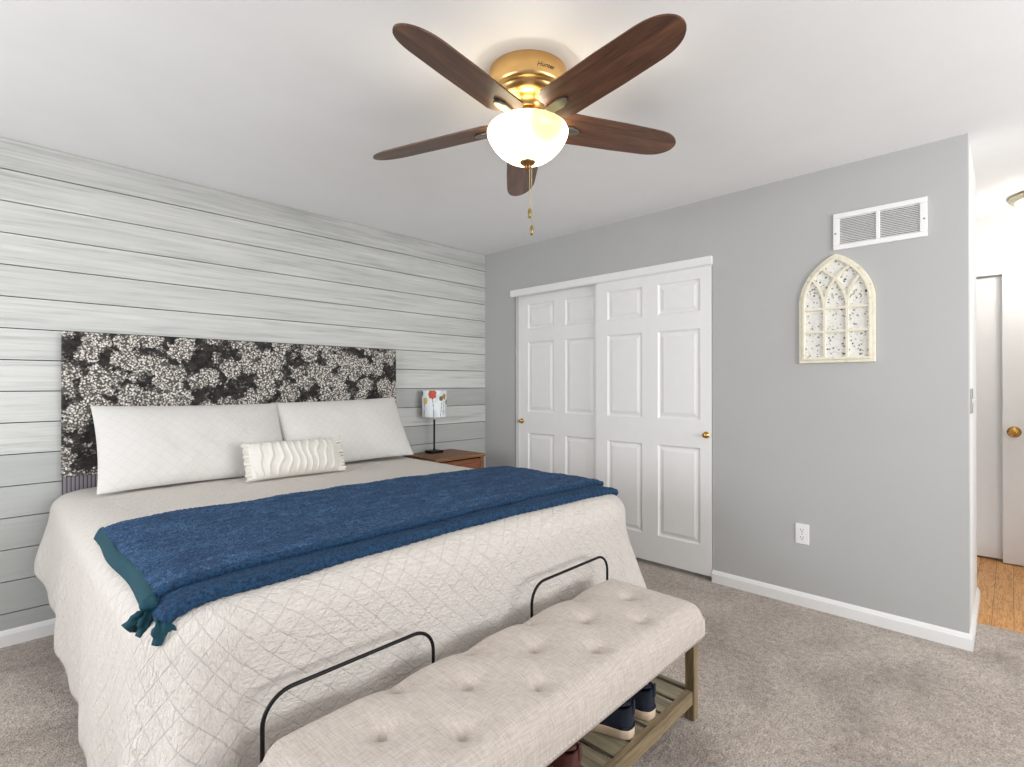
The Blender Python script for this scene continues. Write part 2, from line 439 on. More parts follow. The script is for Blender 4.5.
# ---------------------------------------------------------------- panelled doors
def panel_door(name, y0, y1, z0, z1, xf, th, cols, rows, m=M_white):
    """door leaf facing -x with raised panels; y0 > y1; cols/rows are panel rectangles"""
    bm = B()
    ys = sorted(set([y0, y1]+[v for c in cols for v in c]), reverse=True)
    zs = sorted(set([z0, z1]+[v for r in rows for v in r]))
    def is_panel(a, b, c, d):
        ym, zm = (a+b)/2, (c+d)/2
        return any(c_[0] >= ym >= c_[1] for c_ in cols) and any(r_[0] <= zm <= r_[1] for r_ in rows)
    def quad(pts): bm.faces.new([bm.verts.new(p) for p in pts])
    for a, b in zip(ys, ys[1:]):
        for c, d in zip(zs, zs[1:]):
            if not is_panel(a, b, c, d):
                quad([(xf, a, c), (xf, b, c), (xf, b, d), (xf, a, d)])
            else:
                # moulding: slope in, flat groove, slope out to raised field
                steps = [(0, 0), (0.004, 0.004), (0.012, 0.011), (0.020, 0.011), (0.042, 0.003)]
                L = [[(xf+e, a-s, c+s), (xf+e, b+s, c+s), (xf+e, b+s, d-s), (xf+e, a-s, d-s)] for s, e in steps]
                for p, q in zip(L, L[1:]):
                    for k in range(4): quad([p[k], p[(k+1) % 4], q[(k+1) % 4], q[k]])
                quad(L[-1])
    x2 = xf+th
    quad([(x2, y0, z0), (x2, y0, z1), (x2, y1, z1), (x2, y1, z0)])
    quad([(xf, y0, z0), (xf, y0, z1), (x2, y0, z1), (x2, y0, z0)]); quad([(xf, y1, z0), (x2, y1, z0), (x2, y1, z1), (xf, y1, z1)])
    quad([(xf, y0, z0), (x2, y0, z0), (x2, y1, z0), (xf, y1, z0)]); quad([(xf, y0, z1), (xf, y1, z1), (x2, y1, z1), (x2, y0, z1)])
    bmesh.ops.remove_doubles(bm, verts=bm.verts, dist=1e-5)
    return struct(obj(name, bm, m))
def knob(parent, y, z, x, r=0.021, m=M_brass, long=0.03):
    bm = B()
    prof = [(r*1.25, 0), (r*1.25, 0.003), (r*0.45, 0.005), (r*0.4, long*0.45), (r*0.8, long*0.6), (r, long*0.85), (r*0.75, long), (r*0.2, long+0.003)]
    bm_lathe(bm, prof, n=24)
    bmesh.ops.rotate(bm, verts=bm.verts, cent=(0, 0, 0), matrix=Matrix.Rotation(-PI/2, 3, 'Y'))
    o = obj('door_knob', bm, m, parent, True); o.location = (x, y, z); o['label'] = 'round brass knob'
    return o
ROWS = [(0.215, 0.842), (1.020, 1.617), (1.727, 1.940)]
d1 = panel_door('door_1', -1.222, -2.104, 0.030, 2.045, -0.004, 0.034, [(-1.322, -1.610), (-1.730, -2.030)], ROWS)
d1['label'] = 'right white six panel sliding closet door, in front'
d2 = panel_door('door_2', -0.384, -1.262, 0.030, 2.045, 0.036, 0.034, [(-0.492, -0.780), (-0.896, -1.176)], ROWS)
d2['label'] = 'left white six panel sliding closet door, behind'
knob(d1, -2.070, 0.929, -0.004, 0.017)
knob(d2, -0.425, 0.939, 0.036, 0.017)
bm = B(); bm_box(bm, (-0.022, -2.112, 2.016), (0.0, -0.335, 2.070)); bm_box(bm, (-0.018, -2.110, 2.010), (-0.006, -0.337, 2.016))
struct(obj('trim_1', bm, M_white, bevel=0.003))
bm = B(); bm_box(bm, (0.0, -0.384, 0.0), (0.10, -0.372, 2.045)); struct(obj('trim_2', bm, M_gray))
# hall doors
d3 = panel_door('door_3', -3.02, -3.440, 0.012, 2.02, 1.80, 0.035, [], [], M_white)
d4 = panel_door('door_4', -3.432, -4.19, 0.004, 2.035, 1.745, 0.035, [(-3.55, -3.77), (-3.87, -4.09)], ROWS)
d3['label'] = 'plain white door in the hall left of the brass knob'; d4['label'] = 'white hall door with a brass knob'
knob(d4, -3.490, 0.922, 1.745, 0.030, M_brass, 0.06)
bm = B(); bm_box(bm, (1.775, -3.47, 2.03), (1.80, -3.0, 2.09)); bm_box(bm, (1.782, -4.3, 2.04), (1.80, -3.47, 2.09))
struct(obj('trim_3', bm, M_white, bevel=0.003))
bm = B(); bm_box(bm, (1.784, -3.43, 2.022), (1.800, -3.0, 2.029)); struct(obj('trim_4', bm, plain('track_metal', (150, 150, 148), 0.4, 0.8)))

# ---------------------------------------------------------------- bed
BX0, BX1, BY1, BZ = -3.000, -0.965, -2.150, 0.722      # mattress outline under the quilt
CXB = -1.985
bed = thing('bed', 'king bed with black and white floral upholstered headboard against the plank wall', 'bed', (CXB, -0.02, 0))
def L(p): return (p[0]-CXB, p[1]+0.02, p[2])
bm = B(); bm_box(bm, L((-2.953, -0.062, 0.79)), L((-0.998, -0.004, 1.522)))
obj('headboard', bm, M_head, bed, bevel=0.008, seg=3)
bm = B(); bm_box(bm, L((-2.950, -0.056, 0.005)), L((-1.001, -0.004, 0.79)))
o = obj('headboard_base', bm, M_stripe, bed, bevel=0.004); o['label'] = 'grey pinstriped lower headboard panel'
bm = B(); bm_box(bm, L((-2.90, -2.06, 0.40)), L((-1.08, -0.064, 0.66))); obj('mattress', bm, M_sham, bed, bevel=0.06, seg=4)
bm = B(); bm_box(bm, L((-2.90, -2.06, 0.16)), L((-1.08, -0.064, 0.398))); obj('box_spring', bm, M_sham, bed, bevel=0.03)
for sx in (-2.86, -1.12):
    for sy in (-0.2, -2.0):
        bm = B(); bm_lathe(bm, [(0.022, 0.0), (0.025, 0.02), (0.03, 0.16)], L((sx, sy, 0))); obj('leg', bm, M_black, bed)

# quilt: one cloth, flat on top, rounding over the edge and hanging with flared corners
INS = 0.19
EX = 3.0
def fbm(p, s): return mnoise.fractal(Vector(p)*s, 1.0, 2.0, 3)
def drop_profile(rho, a, b, H):
    """horizontal outset and drop for a cloth length rho past the inner rectangle"""
    # quarter of an ellipse a x b, then straight down to H
    n = 40; pts = [(0, 0)]; acc = [0]
    for k in range(1, n+1):
        t = k/n*PI/2; q = (a*math.sin(t)**(2/EX), b*(1-math.cos(t)**(2/EX))); acc.append(acc[-1]+math.hypot(q[0]-pts[-1][0], q[1]-pts[-1][1])); pts.append(q)
    if rho >= acc[-1]: return a, b+(rho-acc[-1])
    for k in range(n):
        if rho <= acc[k+1]:
            f = (rho-acc[k])/(acc[k+1]-acc[k]); return pts[k][0]+(pts[k+1][0]-pts[k][0])*f, pts[k][1]+(pts[k+1][1]-pts[k][1])*f
def hem_z(s_kind, y):
    if s_kind == 'L':
        pts = [(-0.07, 0.36), (-0.25, 0.31), (-0.5, 0.235), (-0.85, 0.15), (-1.1, 0.11), (BY1+INS, 0.052)]
    else: pts = [(-0.07, 0.20), (BY1+INS, 0.052)]
    for (a, za), (b, zb) in zip(pts, pts[1:]):
        if y >= b: return za+(zb-za)*max(0, min(1, (a-y)/(a-b)))
    return pts[-1][1]
QD = 0.072                                     # stitch spacing; offsets make the lattice meet at both foot corners
_x0, _x1, _y1 = BX0+INS, BX1-INS, BY1+INS
QU = ((-_x0+_y1)+(-_x1-_y1))/2; QV = ((-_x1-_y1)-(-_x0+_y1))/2
def smooth01(x): x = max(0, min(1, x)); return x*x*(3-2*x)
def quilt_point(ix, iy, nx, ny, rho01, kind, corner, s):
    """ix,iy on the inner rectangle, (nx,ny) outward, corner 0..1 how far inside the corner fan"""
    a = INS*1.0 if kind in 'LR' else INS
    H = BZ-hem_z('L' if ix < CXB else 'R', iy) if kind in 'LR' else BZ-hem_z('R', BY1+INS)
    aL, bL = 0.19, 0.115
    arc = 0.268
    rmax = arc+(H-bL)
    rho = rho01*rmax
    h, d = drop_profile(rho, aL, bL, H)
    hang = smooth01((d-0.08)/(H-0.08))
    flare = 0.012*hang
    if kind == 'C': flare += 0.092*hang*math.sin(PI*corner)+0.050*hang*math.sin(4*PI*corner+0.3)*math.sin(PI*corner)
    fold = 0.012*hang*math.sin(s*9.0+1.3)+0.007*hang*math.sin(s*21.0)
    if kind == 'F' or (corner > 0 and False): fold *= 0.45; flare -= 0.004*hang
    if kind == 'L': flare += 0.028*hang*math.exp(-((iy+0.1)/0.35)**2)
    if kind == 'C':                                   # folds blend from the side into the foot
        fc = corner if ix < CXB else 1-corner
        fold *= 1-0.55*fc; flare -= 0.004*hang*fc
    h += flare+fold
    x, y, z = ix+nx*h, iy+ny*h, BZ-d
    n = fbm((x, y, z), 7.0)*0.0035+fbm((x*1.0, y, z), 22.0)*0.0016
    x += nx*n*(d/H); y += ny*n*(d/H); z += n*0.8*(1-hang)
    z += 0.012*(1-((x-CXB)/0.98)**2)*(1 if d < 0.02 else max(0, 1-d/0.05))
    uv = (ix+nx*rho, iy+ny*rho)
    if kind == 'C':
        wq = 5*QD*corner
        if ix < CXB: sm, df = ix+iy-rho+wq, ix-iy-rho-wq
        else: sm, df = ix+iy+rho-(5*QD-wq), ix-iy+rho+(5*QD-wq)
        uv = ((sm+df)/2, (sm-df)/2)
    return (x, y, z), (uv[0]+QU, uv[1]+QV)
def build_quilt():
    bm = B(); uvl = bm.loops.layers.uv.new('UVMap')
    x0, x1, y1, y0 = BX0+INS, BX1-INS, BY1+INS, -0.068
    ny_, nx_, nc, nr = 90, 80, 26, 46
    per = []
    s = 0
    for i in range(ny_+1):
        y = y0+(y1-y0)*i/ny_; per.append((x0, y, -1, 0, 'L', 0, -y))
    for i in range(1, nc+1):
        t = PI+PI/2*i/nc; per.append((x0, y1, math.cos(t), math.sin(t), 'C', i/nc, 2.0+0.4*i/nc))
    for i in range(nx_+1):
        x = x0+(x1-x0)*i/nx_; per.append((x, y1, 0, -1, 'F', 0, 2.4+(x-x0)))
    for i in range(0, nc):
        t = -PI/2+PI/2*i/nc; per.append((x1, y1, math.cos(t), math.sin(t), 'C', i/nc, 4.0+0.4*i/nc))
    for i in range(ny_+1):
        y = y1+(y0-y1)*i/ny_; per.append((x1, y, 1, 0, 'R', 0, 4.4-y))
    uvof = {}
    rows = []
    for (ix, iy, nx, ny, k, c, s) in per:
        r = []
        for j in range(nr+1):
            p, uv = quilt_point(ix, iy, nx, ny, (j/nr if False else (0.42*(j/18) if j <= 18 else 0.42+0.58*(j-18)/(nr-18))), k, c, s); v = bm.verts.new(p); uvof[v] = uv; r.append(v)
        rows.append(r)
    def face(vs):
        try: f = bm.faces.new(vs)
        except ValueError: return
        f.smooth = True
        for lp in f.loops: lp[uvl].uv = uvof[lp.vert]
    for a, b, pa, pb in zip(rows, rows[1:], per, per[1:]):
        if {pa[4], pb[4]} == {'C', 'F'}: continue            # same place twice, only the lattice changes
        for j in range(nr): face((a[j], b[j], b[j+1], a[j+1]))
    # inner top
    G = []
    for i in range(nx_+1):
        x = x0+(x1-x0)*i/nx_; r = []
        for j in range(ny_+1):
            y = y0+(y1-y0)*j/ny_
            p, uv = quilt_point(x, y, 0, 0, 0, 'T', 0, 0); v = bm.verts.new(p); uvof[v] = uv; r.append(v)
        G.append(r)
    for a, b in zip(G, G[1:]):
        for j in range(ny_): face((a[j], b[j], b[j+1], a[j+1]))
    bmesh.ops.remove_doubles(bm, verts=bm.verts, dist=5e-4)
    o = obj('quilt', bm, M_quilt, None, True)
    sd = o.modifiers.new('thick', 'SOLIDIFY'); sd.thickness = 0.012; sd.offset = -1
    return tag(o, 'white diamond quilted bedspread hanging over the king bed', 'quilt')
quilt = build_quilt()
def bed_top(x, y):
    """height of the quilt at a point on top of the bed (for things lying on it)"""
    def edge(d):               # d = distance inside the hanging face
        if d >= INS: return 0.0
        d = max(d, 0.0); q = (INS-d)/INS
        return 0.115*(1-max(0, 1-min(q, 0.9999)**EX)**(1/EX))
    dx = max(0, INS-(x-BX0), INS-(BX1-x)); dy = max(0, INS-(y-BY1))
    e = edge(INS-min(INS, math.hypot(dx, dy)))
    return BZ-e+0.012*(1-((x-CXB)/0.98)**2)*max(0, 1-e/0.05)

# ---- throw blanket, folded in two, lying across the foot of the bed
def build_throw():
    root = thing('throw_blanket', 'folded blue fleece throw with teal satin edge across the foot of the bed', 'blanket', (CXB, -1.7, BZ))
    ox, oy, oz = CXB, -1.7, BZ
    def top_z(X, Y): return max(bed_top(X, Y), BZ-0.048)
    def back(X): return -1.185-0.06*(X+2.97)
    def front(X, yf, seed): return yf+0.006*math.sin(X*4+seed)+0.002*math.sin(X*17+seed*2)
    def layer(name, x0, x1, yf, base, th, m, nx=300, ny=110, fuzz=0.0016, seed=0):
        """slab following the bed, rounded at its rims"""
        P = []
        for i in range(nx+1):
            row = []
            u = i/nx
            for j in range(ny+1):
                v = j/ny; X = x0+(x1-0.080*v-x0)*u; yb = back(X)
                Y = yb+(front(X, yf, seed)-yb)*v
                ed = min(1, u/0.006, (1-u)/0.006, v/0.016, (1-v)/0.022)
                t = th*math.sqrt(max(0, 1-(1-ed)**2))
                z = top_z(X, Y)+base+t
                z += 0.007*fbm((X*0.7, Y*2.6, seed), 6.0)*ed+random.uniform(-fuzz, fuzz)*ed
                row.append((X-ox, Y-oy, z-oz))
            P.append(row)
        o = grid_obj(name, P, m, root)
        sd = o.modifiers.new('thick', 'SOLIDIFY'); sd.thickness = th*0.8; sd.offset = -1
        return o
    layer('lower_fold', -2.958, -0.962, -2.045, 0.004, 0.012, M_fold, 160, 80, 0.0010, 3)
    layer('top_fold', -2.950, -0.965, -1.972, 0.024, 0.014, M_throw, 340, 150, 0.0024, 1)
    # bound hem along the front of each fold
    def hem(name, x0, x1, yf, base, r, m, seed):
        pts = []
        n = 400
        for i in range(n+1):
            X = x0+(x1-0.080-x0)*i/n
            Y = front(X, yf, seed)
            pts.append((X-ox, Y-oy, top_z(X, Y)+base-oz))
        rr = [r*(1+0.07*math.sin(i*0.9)+0.05*math.sin(i*2.3)) for i in range(n+1)]
        bm = B(); bm_tube(bm, pts, rr, 10); return obj(name, bm, m, root, True)
    hem('front_hem', -2.952, -0.962, -1.975, 0.034, 0.0125, M_fold, 1)
    hem('lower_hem', -2.954, -0.950, -2.042, 0.012, 0.0185, M_fold, 3)
    # satin band along the left end
    P = []
    for i in range(61):
        v = i/60; Y = -1.178+(-1.985+1.178)*v; row = []
        for j in range(15):
            u = j/14; X = -2.946-0.020*u+0.005*math.sin(v*10+0.6)-0.004*v
            z = top_z(max(X, -2.955), Y)+0.012+0.026*(1-u**2)+0.003*math.sin(u*PI)
            row.append((X-ox, Y-oy, z-oz))
        P.append(row)
    o = grid_obj('satin_border', P, M_satin, root); sd = o.modifiers.new('thick', 'SOLIDIFY'); sd.thickness = 0.008; sd.offset = -1
    o['label'] = 'shiny teal satin border'
    # knotted corner tails at the front left
    for (a, dx, dy, dz, wv) in (((-2.968, -1.985, BZ-0.004), -0.034, 0.008, -0.042, 0.014), ((-2.968, -1.988, BZ-0.004), -0.006, -0.014, -0.056, 0.014), ((-2.958, -2.045, BZ-0.010), 0.006, -0.024, -0.050, 0.017)):
        a = Vector(a); b = a+Vector((dx, dy, dz)); n = 14
        side = (b-a).cross(Vector((0, 1, 0.3))).normalized(); P = []
        for i in range(n+1):
            t = i/n; c = a.lerp(b, t)+Vector((0, -0.014*math.sin(t*PI), 0)); wd = 0.010+wv*t
            row = []
            for j in range(7):
                q = j/6*2-1; p = c+side*wd*q+Vector((0, 0.006*math.cos(q*5+t*6), -0.012*(1-abs(q))*(t > 0.9)))
                row.append((p.x-ox, p.y-oy, p.z-oz))
            P.append(row)
        o = grid_obj('corner_tail', P, M_satin, root); sd = o.modifiers.new('thick', 'SOLIDIFY'); sd.thickness = 0.009
    bm = B(); bmesh.ops.create_uvsphere(bm, u_segments=16, v_segments=10, radius=0.020)
    for v in bm.verts: v.co = Vector((v.co.x*1.1, v.co.y, v.co.z*0.8))*(1+0.15*math.sin(v.co.x*300))+Vector((-2.964-ox, -1.985-oy, 0.004))
    obj('corner_knot', bm, M_satin, root, True)
build_throw()

# ---- pillows
def pillow_grid(W, H, T, nu=60, nv=44, pinch=0.06, seed=0, ruffle=None):
    """closed pillow surface: local x along width, z along height, y thickness"""
    front, back = [], []
    def rim(u, v):
        # sides pulled in between the corners
        x = u*W/2*(1-pinch*0.5*(1-v*v)*abs(u)**3); z = v*H/2*(1-pinch*(1-u*u)*abs(v)**3)
        return x, z
    def th(u, v):
        e = max(0, (1-abs(u)**2.6))*max(0, (1-abs(v)**2.4))
        return T/2*e**0.55
    P = []
    UV = []
    nv2 = nv
    for i in range(nu+1):
        u = math.sin((i/nu*2-1)*PI/2)*0.5+(i/nu*2-1)*0.5; row = []; ur = []
        for j in range(2*nv2):
            k = j if j <= nv2 else 2*nv2-j
            v = k/nv2*2-1; v = math.sin(v*PI/2)*0.5+v*0.5
            sgn = -1 if j <= nv2 else 1
            x, z = rim(u, v); t = th(u, v)
            y = sgn*t
            if ruffle and sgn < 0: y -= ruffle(x, z, u, v)
            nn = fbm((x+seed, z, sgn), 6)*0.008*(t/(T/2))
            row.append((x, y+nn, z+nn*0.5)); ur.append((x, z+H*sgn))
        row.append(row[0]); ur.append(ur[0]); P.append(row); UV.append(ur)
    return P, UV
def pillow(name, label, W, H, T, loc, lean, rz, ry=0.0, m=M_sham, seed=0):
    P, UV = pillow_grid(W, H, T, seed=seed)
    o = grid_obj(name, P, m, None, UV)
    o.matrix_world = Matrix.Translation(loc) @ Matrix.Rotation(rz, 4, 'Z') @ Matrix.Rotation(lean, 4, 'X') @ Matrix.Rotation(ry, 4, 'Y')
    return tag(o, label, 'pillow', 'large white pillows on the bed')
pillow('pillow', 'left large white quilted pillow leaning on the floral headboard', 0.915, 0.475, 0.17, (-2.400, -0.275, 0.938), -0.53, 0.0, 0.012)
pillow('pillow', 'right large white quilted pillow leaning on the headboard, nearer the lamp', 0.895, 0.475, 0.17, (-1.515, -0.258, 0.945), -0.53, -0.02, -0.025, seed=5)
def bolster():
    W, H, T = 0.505, 0.21, 0.15
    root = thing('ruffled_cushion', 'small white ruffled lumbar cushion in front of the two large pillows', 'cushion', (-1.993, -0.555, 0.838), -0.06)
    root.rotation_euler = (-0.42, 0.0, -0.05)
    def ruf(x, z, u, v):
        ph = x*74+0.9*math.sin(z*17+x*23)+0.35*math.sin(z*55+x*11)
        r = abs(math.sin(ph))**9
        return 0.011*r*(1-abs(v)**6)*(1-abs(u)**10)+0.0015*math.sin(z*260+x*100)*r
    P, UV = pillow_grid(W, H, T, 220, 40, 0.03, 2, ruf)
    m = plain('cream_ruffle_cotton', (226, 222, 214), 0.9, 0.0, 0.03, 30)
    o = grid_obj('cover', P, m, root)
    # gathered frills at both ends
    for sgn in (-1, 1):
        G = []
        for i in range(61):
            v = i/60*2-1; row = []
            for j in range(6):
                q = j/5; x = sgn*(W/2-0.020+0.040*q)
                wv = math.sin(v*34+sgn)*0.010*q+math.sin(v*77)*0.004*q
                row.append((x+0.004*math.sin(v*21), -0.012+wv, v*(H/2+0.006*q)))
            G.append(row)
        f = grid_obj('frill', G, m, root); sd = f.modifiers.new('thick', 'SOLIDIFY'); sd.thickness = 0.004
bolster()

# ---------------------------------------------------------------- tufted bench
SX0, SX1, SY0, SY1 = -2.822, -1.384, -2.672, -2.245     # seat outline
SB, ST = 0.331, 0.448
BCX, BCY = (SX0+SX1)/2, (SY0+SY1)/2
def build_bench():
    root = thing('storage_bench', 'oatmeal tufted linen shoe bench with wooden legs at the foot of the bed', 'bench', (BCX, BCY, 0))
    W, D = SX1-SX0, SY1-SY0
    tufts = [(x-BCX, y-BCY) for y in (-2.302, -2.565) for x in (-2.475, -2.210, -1.945, -1.680)]
    tufts += [(x-BCX, -2.432-BCY) for x in (-2.604, -2.340, -2.075, -1.810, -1.547)]
    nx, ny = 300, 100
    R = 0.055
    def top(x, y):
        dx = max(0, abs(x)-(W/2-R)); dy = max(0, abs(y)-(D/2-R))
        d = min(R, math.hypot(dx, dy))
        z = ST-R+math.sqrt(max(0, R*R-d*d))
        inner = max(0, 1-(x/(W/2))**6)*max(0, 1-(y/(D/2))**4)
        z += 0.016*inner
        for tx, ty in tufts:
            q = math.hypot(x-tx, y-ty)
            if q < 0.2: z -= 0.034*math.exp(-(q/0.022)**1.2)+0.008*math.exp(-(q/0.07)**2)
        # soft pulls along the rows and columns
        for tx, ty in tufts:
            if abs(x-tx) < 0.02 and abs(y-ty) < 0.09: z -= 0.0025*math.exp(-((x-tx)/0.008)**2)*math.exp(-abs(y-ty)/0.05)
            if abs(y-ty) < 0.02 and abs(x-tx) < 0.14: z -= 0.002*math.exp(-((y-ty)/0.008)**2)*math.exp(-abs(x-tx)/0.06)
        return z
    P = []
    for i in range(nx+1):
        x = (i/nx-0.5)*W; row = []
        cx = x
        for j in range(ny+1):
            y = (j/ny-0.5)*D
            # rounded plan corners
            X, Y = x, y; rc = 0.03
            ax, ay = abs(X)-(W/2-rc), abs(Y)-(D/2-rc)
            if ax > 0 and ay > 0:
                h = math.hypot(ax, ay); m_ = max(ax, ay)
                X = math.copysign(W/2-rc+ax/h*m_, X); Y = math.copysign(D/2-rc+ay/h*m_, Y)
            row.append((X, Y, top(X, Y)))
        P.append(row)
    seat = grid_obj('seat', P, M_linen, root)
    # side walls and underside in the same mesh
    bm = B(); bm.from_mesh(seat.data)
    edge = [e for e in bm.edges if e.is_boundary]
    r = bmesh.ops.extrude_edge_only(bm, edges=edge)
    nv = [g for g in r['geom'] if isinstance(g, bmesh.types.BMVert)]
    for v in nv: v.co.z = SB+0.012
    e2 = [e for e in bm.edges if e.is_boundary]
    r = bmesh.ops.extrude_edge_only(bm, edges=e2); nv = [g for g in r['geom'] if isinstance(g, bmesh.types.BMVert)]
    for v in nv: v.co.z = SB; v.co.x *= 0.997; v.co.y *= 0.99
    bmesh.ops.holes_fill(bm, edges=[e for e in bm.edges if e.is_boundary], sides=0)
    bmesh.ops.recalc_face_normals(bm, faces=bm.faces)
    for f in bm.faces: f.smooth = len(f.verts) == 4
    bm.to_mesh(seat.data); bm.free()
    for tx, ty in tufts:
        bm = B(); bmesh.ops.create_uvsphere(bm, u_segments=14, v_segments=8, radius=0.008)
        for v in bm.verts: v.co.z *= 0.3
        o = obj('tuft_button', bm, M_linen, root, True); o.location = (tx, ty, top(tx, ty)+0.0005)
    # nail head trim round the lower rim
    bm = B()
    def nail(x, y, nx_, ny_):
        r = 0.0042; c = bm.verts.new((x+nx_*0.003, y+ny_*0.003, SB+0.013)); ring = []
        for k in range(8):
            a = 2*PI*k/8; ring.append(bm.verts.new((x-ny_*r*math.cos(a), y+nx_*r*math.cos(a), SB+0.013+r*math.sin(a))))
        for k in range(8): bm.faces.new((c, ring[k], ring[(k+1) % 8]))
    n = int(W/0.0155)
    for i in range(1, n): nail(-W/2+W*i/n, -D/2-0.0005, 0, -1)
    n = int(D/0.0155)
    for i in range(1, n): nail(W/2+0.0005, -D/2+D*i/n, 1, 0)
    obj('nailhead_trim', bm, plain('pewter_nail', (206, 199, 190), 0.4, 0.3), root, True)
    # legs, aprons, shelf
    for sx in (-1, 1):
        for sy in (-1, 1):
            bm = B(); lw = 0.0185
            cx_, cy_ = sx*(W/2-0.004), sy*(D/2-0.061)
            rings = []
            for z, k in ((0.0, 0.96), (0.10, 0.98), (SB, 1.0)):
                rings.append([(cx_+a*lw*k, cy_+b*lw*k, z) for a, b in ((-1, -1), (1, -1), (1, 1), (-1, 1))])
            bm_rings(bm, rings); obj('leg', bm, M_bench_leg, root, bevel=0.003)
    zs = 0.108
    for sy in (-1, 1):
        y = sy*(D/2-0.061)
        box_obj('shelf_rail', (-W/2+0.0225, y-0.013, zs-0.045), (W/2-0.0225, y+0.013, zs+0.004), M_bench_wood, root, 0.002)
    for sx in (-1, 1):
        x = sx*(W/2-0.004)
        box_obj('side_rail', (x-0.011, -D/2+0.079, zs-0.045), (x+0.011, D/2-0.079, zs+0.002), M_bench_slat, root, 0.002)
    n = 14; x0, x1 = -W/2+0.020, W/2-0.020; pitch = (x1-x0)/n
    for i in range(n):
        xa = x0+pitch*i+0.010
        box_obj('shelf_slat', (xa, -D/2+0.074, zs-0.010), (xa+pitch-0.020, D/2-0.074, zs+0.002), M_bench_slat, root, 0.002)
    # the two black wire arms behind the seat
    for xa, xb in ((-2.798, -2.308), (-1.867, -1.384)):
        y = SY1+0.010-BCY; pts = []
        a, b = xa-BCX, xb-BCX; zt = 0.531; r = 0.07
        pts.append((a, y, 0.30)); pts.append((a, y, 0.42))
        for k in range(0, 11):
            t = PI-PI/2*k/10; pts.append((a+r+r*math.cos(t), y, zt-r+r*math.sin(t)))
        for k in range(0, 11):
            t = PI/2-PI/2*k/10; pts.append((b-r+r*math.cos(t), y, zt-r+r*math.sin(t)))
        pts.append((b, y, 0.42)); pts.append((b, y, 0.30))
        bm = B(); bm_tube(bm, pts, 0.0052, 10); o = obj('wire_arm', bm, M_black, root, True); o['label'] = 'black bent wire arm'
    for x in (-2.798, -2.308, -1.867, -1.384):
        box_obj('arm_bracket', (x-BCX-0.013, D/2-0.002, 0.30), (x-BCX+0.013, D/2+0.024, 0.33), M_black, root, 0.002)
build_bench()

# ---- shoes on the bench shelf
def shoe(label, loc, rz, upper, sole, hh=0.112, length=0.275, group=None):
    root = thing('shoe', label, 'shoe', loc, rz, group)
    def outline(t):            # half width and centre shift along the shoe, heel t=0, toe t=1
        w_ = [(0, 0.009), (0.012, 0.020), (0.04, 0.029), (0.12, 0.036), (0.3, 0.033), (0.45, 0.035), (0.65, 0.047), (0.8, 0.046), (0.92, 0.034), (0.98, 0.018), (1, 0.006)]
        for (a, p), (b, q) in zip(w_, w_[1:]):
            if t <= b: return p+(q-p)*(t-a)/(b-a)
        return 0.006
    # sole slab
    n = 40; bm = B(); rings = []
    pts = [(outline(i/n), i/n*length) for i in range(n+1)]
    loop = [(w_, y) for w_, y in pts]+[(-w_, y) for w_, y in pts[::-1]]
    for z, k in ((0.0, 0.95), (0.004, 1.03), (0.024, 1.05), (0.030, 1.02)):
        rings.append([(x*k, (y-length/2)*(1+(k-1)*0.3), z+0.012*max(0, y/length-0.8)**1.5*3) for x, y in loop])
    bm_rings(bm, rings); obj('sole', bm, sole, root, True)
    # upper: sections along the length
    R = []
    for i in range(33):
        t = 0.004+0.99*i/32; w_ = outline(t)*0.98
        if t < 0.40: top_ = hh-0.016*math.sin(t/0.40*PI)-0.004*(t/0.4)
        else: top_ = 0.052+(hh-0.056)*math.cos(min(1, (t-0.40)/0.52)*PI/2)**1.2
        if t > 0.9: top_ *= 1-0.55*((t-0.9)/0.1)**2
        if t < 0.05: top_ *= 0.97
        narrow = 0.72 if t < 0.42 else 0.72-0.5*min(1, (t-0.42)/0.25)
        ring = []
        for k in range(17):
            a = PI*k/16
            cx = math.cos(a); sz = math.sin(a)**0.62
            xx = w_*cx*(1-(1-narrow)*sz**2*(0.55 if t < 0.42 else 1.0)*0.5)
            zz = 0.028+(top_-0.028)*sz
            if t < 0.36 and t > 0.05 and k in range(6, 11): zz -= 0.05*min(1, (t-0.05)/0.05)*min(1, (0.36-t)/0.06)   # foot opening
            ring.append((xx, t*length-length/2, zz))
        R.append(ring)
    bm = B(); bm_rings(bm, R, (True, True), closed=False); obj('upper', bm, upper, root, True)
    # collar roll and pull tab
    bm = B(); box = []
    bm_tube(bm, [(math.sin(a)*0.024, -length/2+0.055-0.045*math.cos(a), hh-0.004-0.006*(1-math.cos(a))) for a in [2*PI*k/24 for k in range(25)]], 0.006, 8, False)
    obj('collar', bm, upper, root, True)
    bm = B(); bm_box(bm, (-0.009, -length/2-0.004, hh-0.04), (0.009, -length/2+0.004, hh+0.004)); obj('pull_tab', bm, upper, root, bevel=0.003)
    # heel patch line
    bm = B()
    bm_tube(bm, [(math.cos(a)*0.036*(-1), -length/2+0.034+math.sin(a)*-0.036, 0.036) for a in [PI*k/16 for k in range(17)]], 0.003, 6)
    obj('foxing_stripe', bm, upper, root, True)
M_navy = plain('navy_suede', (26, 32, 48), 0.85, 0, 0.15, 60)
M_sole = plain('gum_white_sole', (214, 190, 164), 0.6, 0, 0.04, 30)
M_mar = plain('maroon_leather', (90, 47, 41), 0.6, 0, 0.12, 40)
M_cream = plain('cream_rubber', (214, 196, 178), 0.6, 0, 0.04, 30)
ZSH = 0.1102
shoe('navy suede sneaker on the bench shelf, left one of the navy pair', (-1.815, -2.462, ZSH), 0.32, M_navy, M_sole, group='shoes on the bench shelf')
shoe('navy suede sneaker on the bench shelf, right one nearest the bench leg', (-1.668, -2.460, ZSH), 0.20, M_navy, M_sole, group='shoes on the bench shelf')
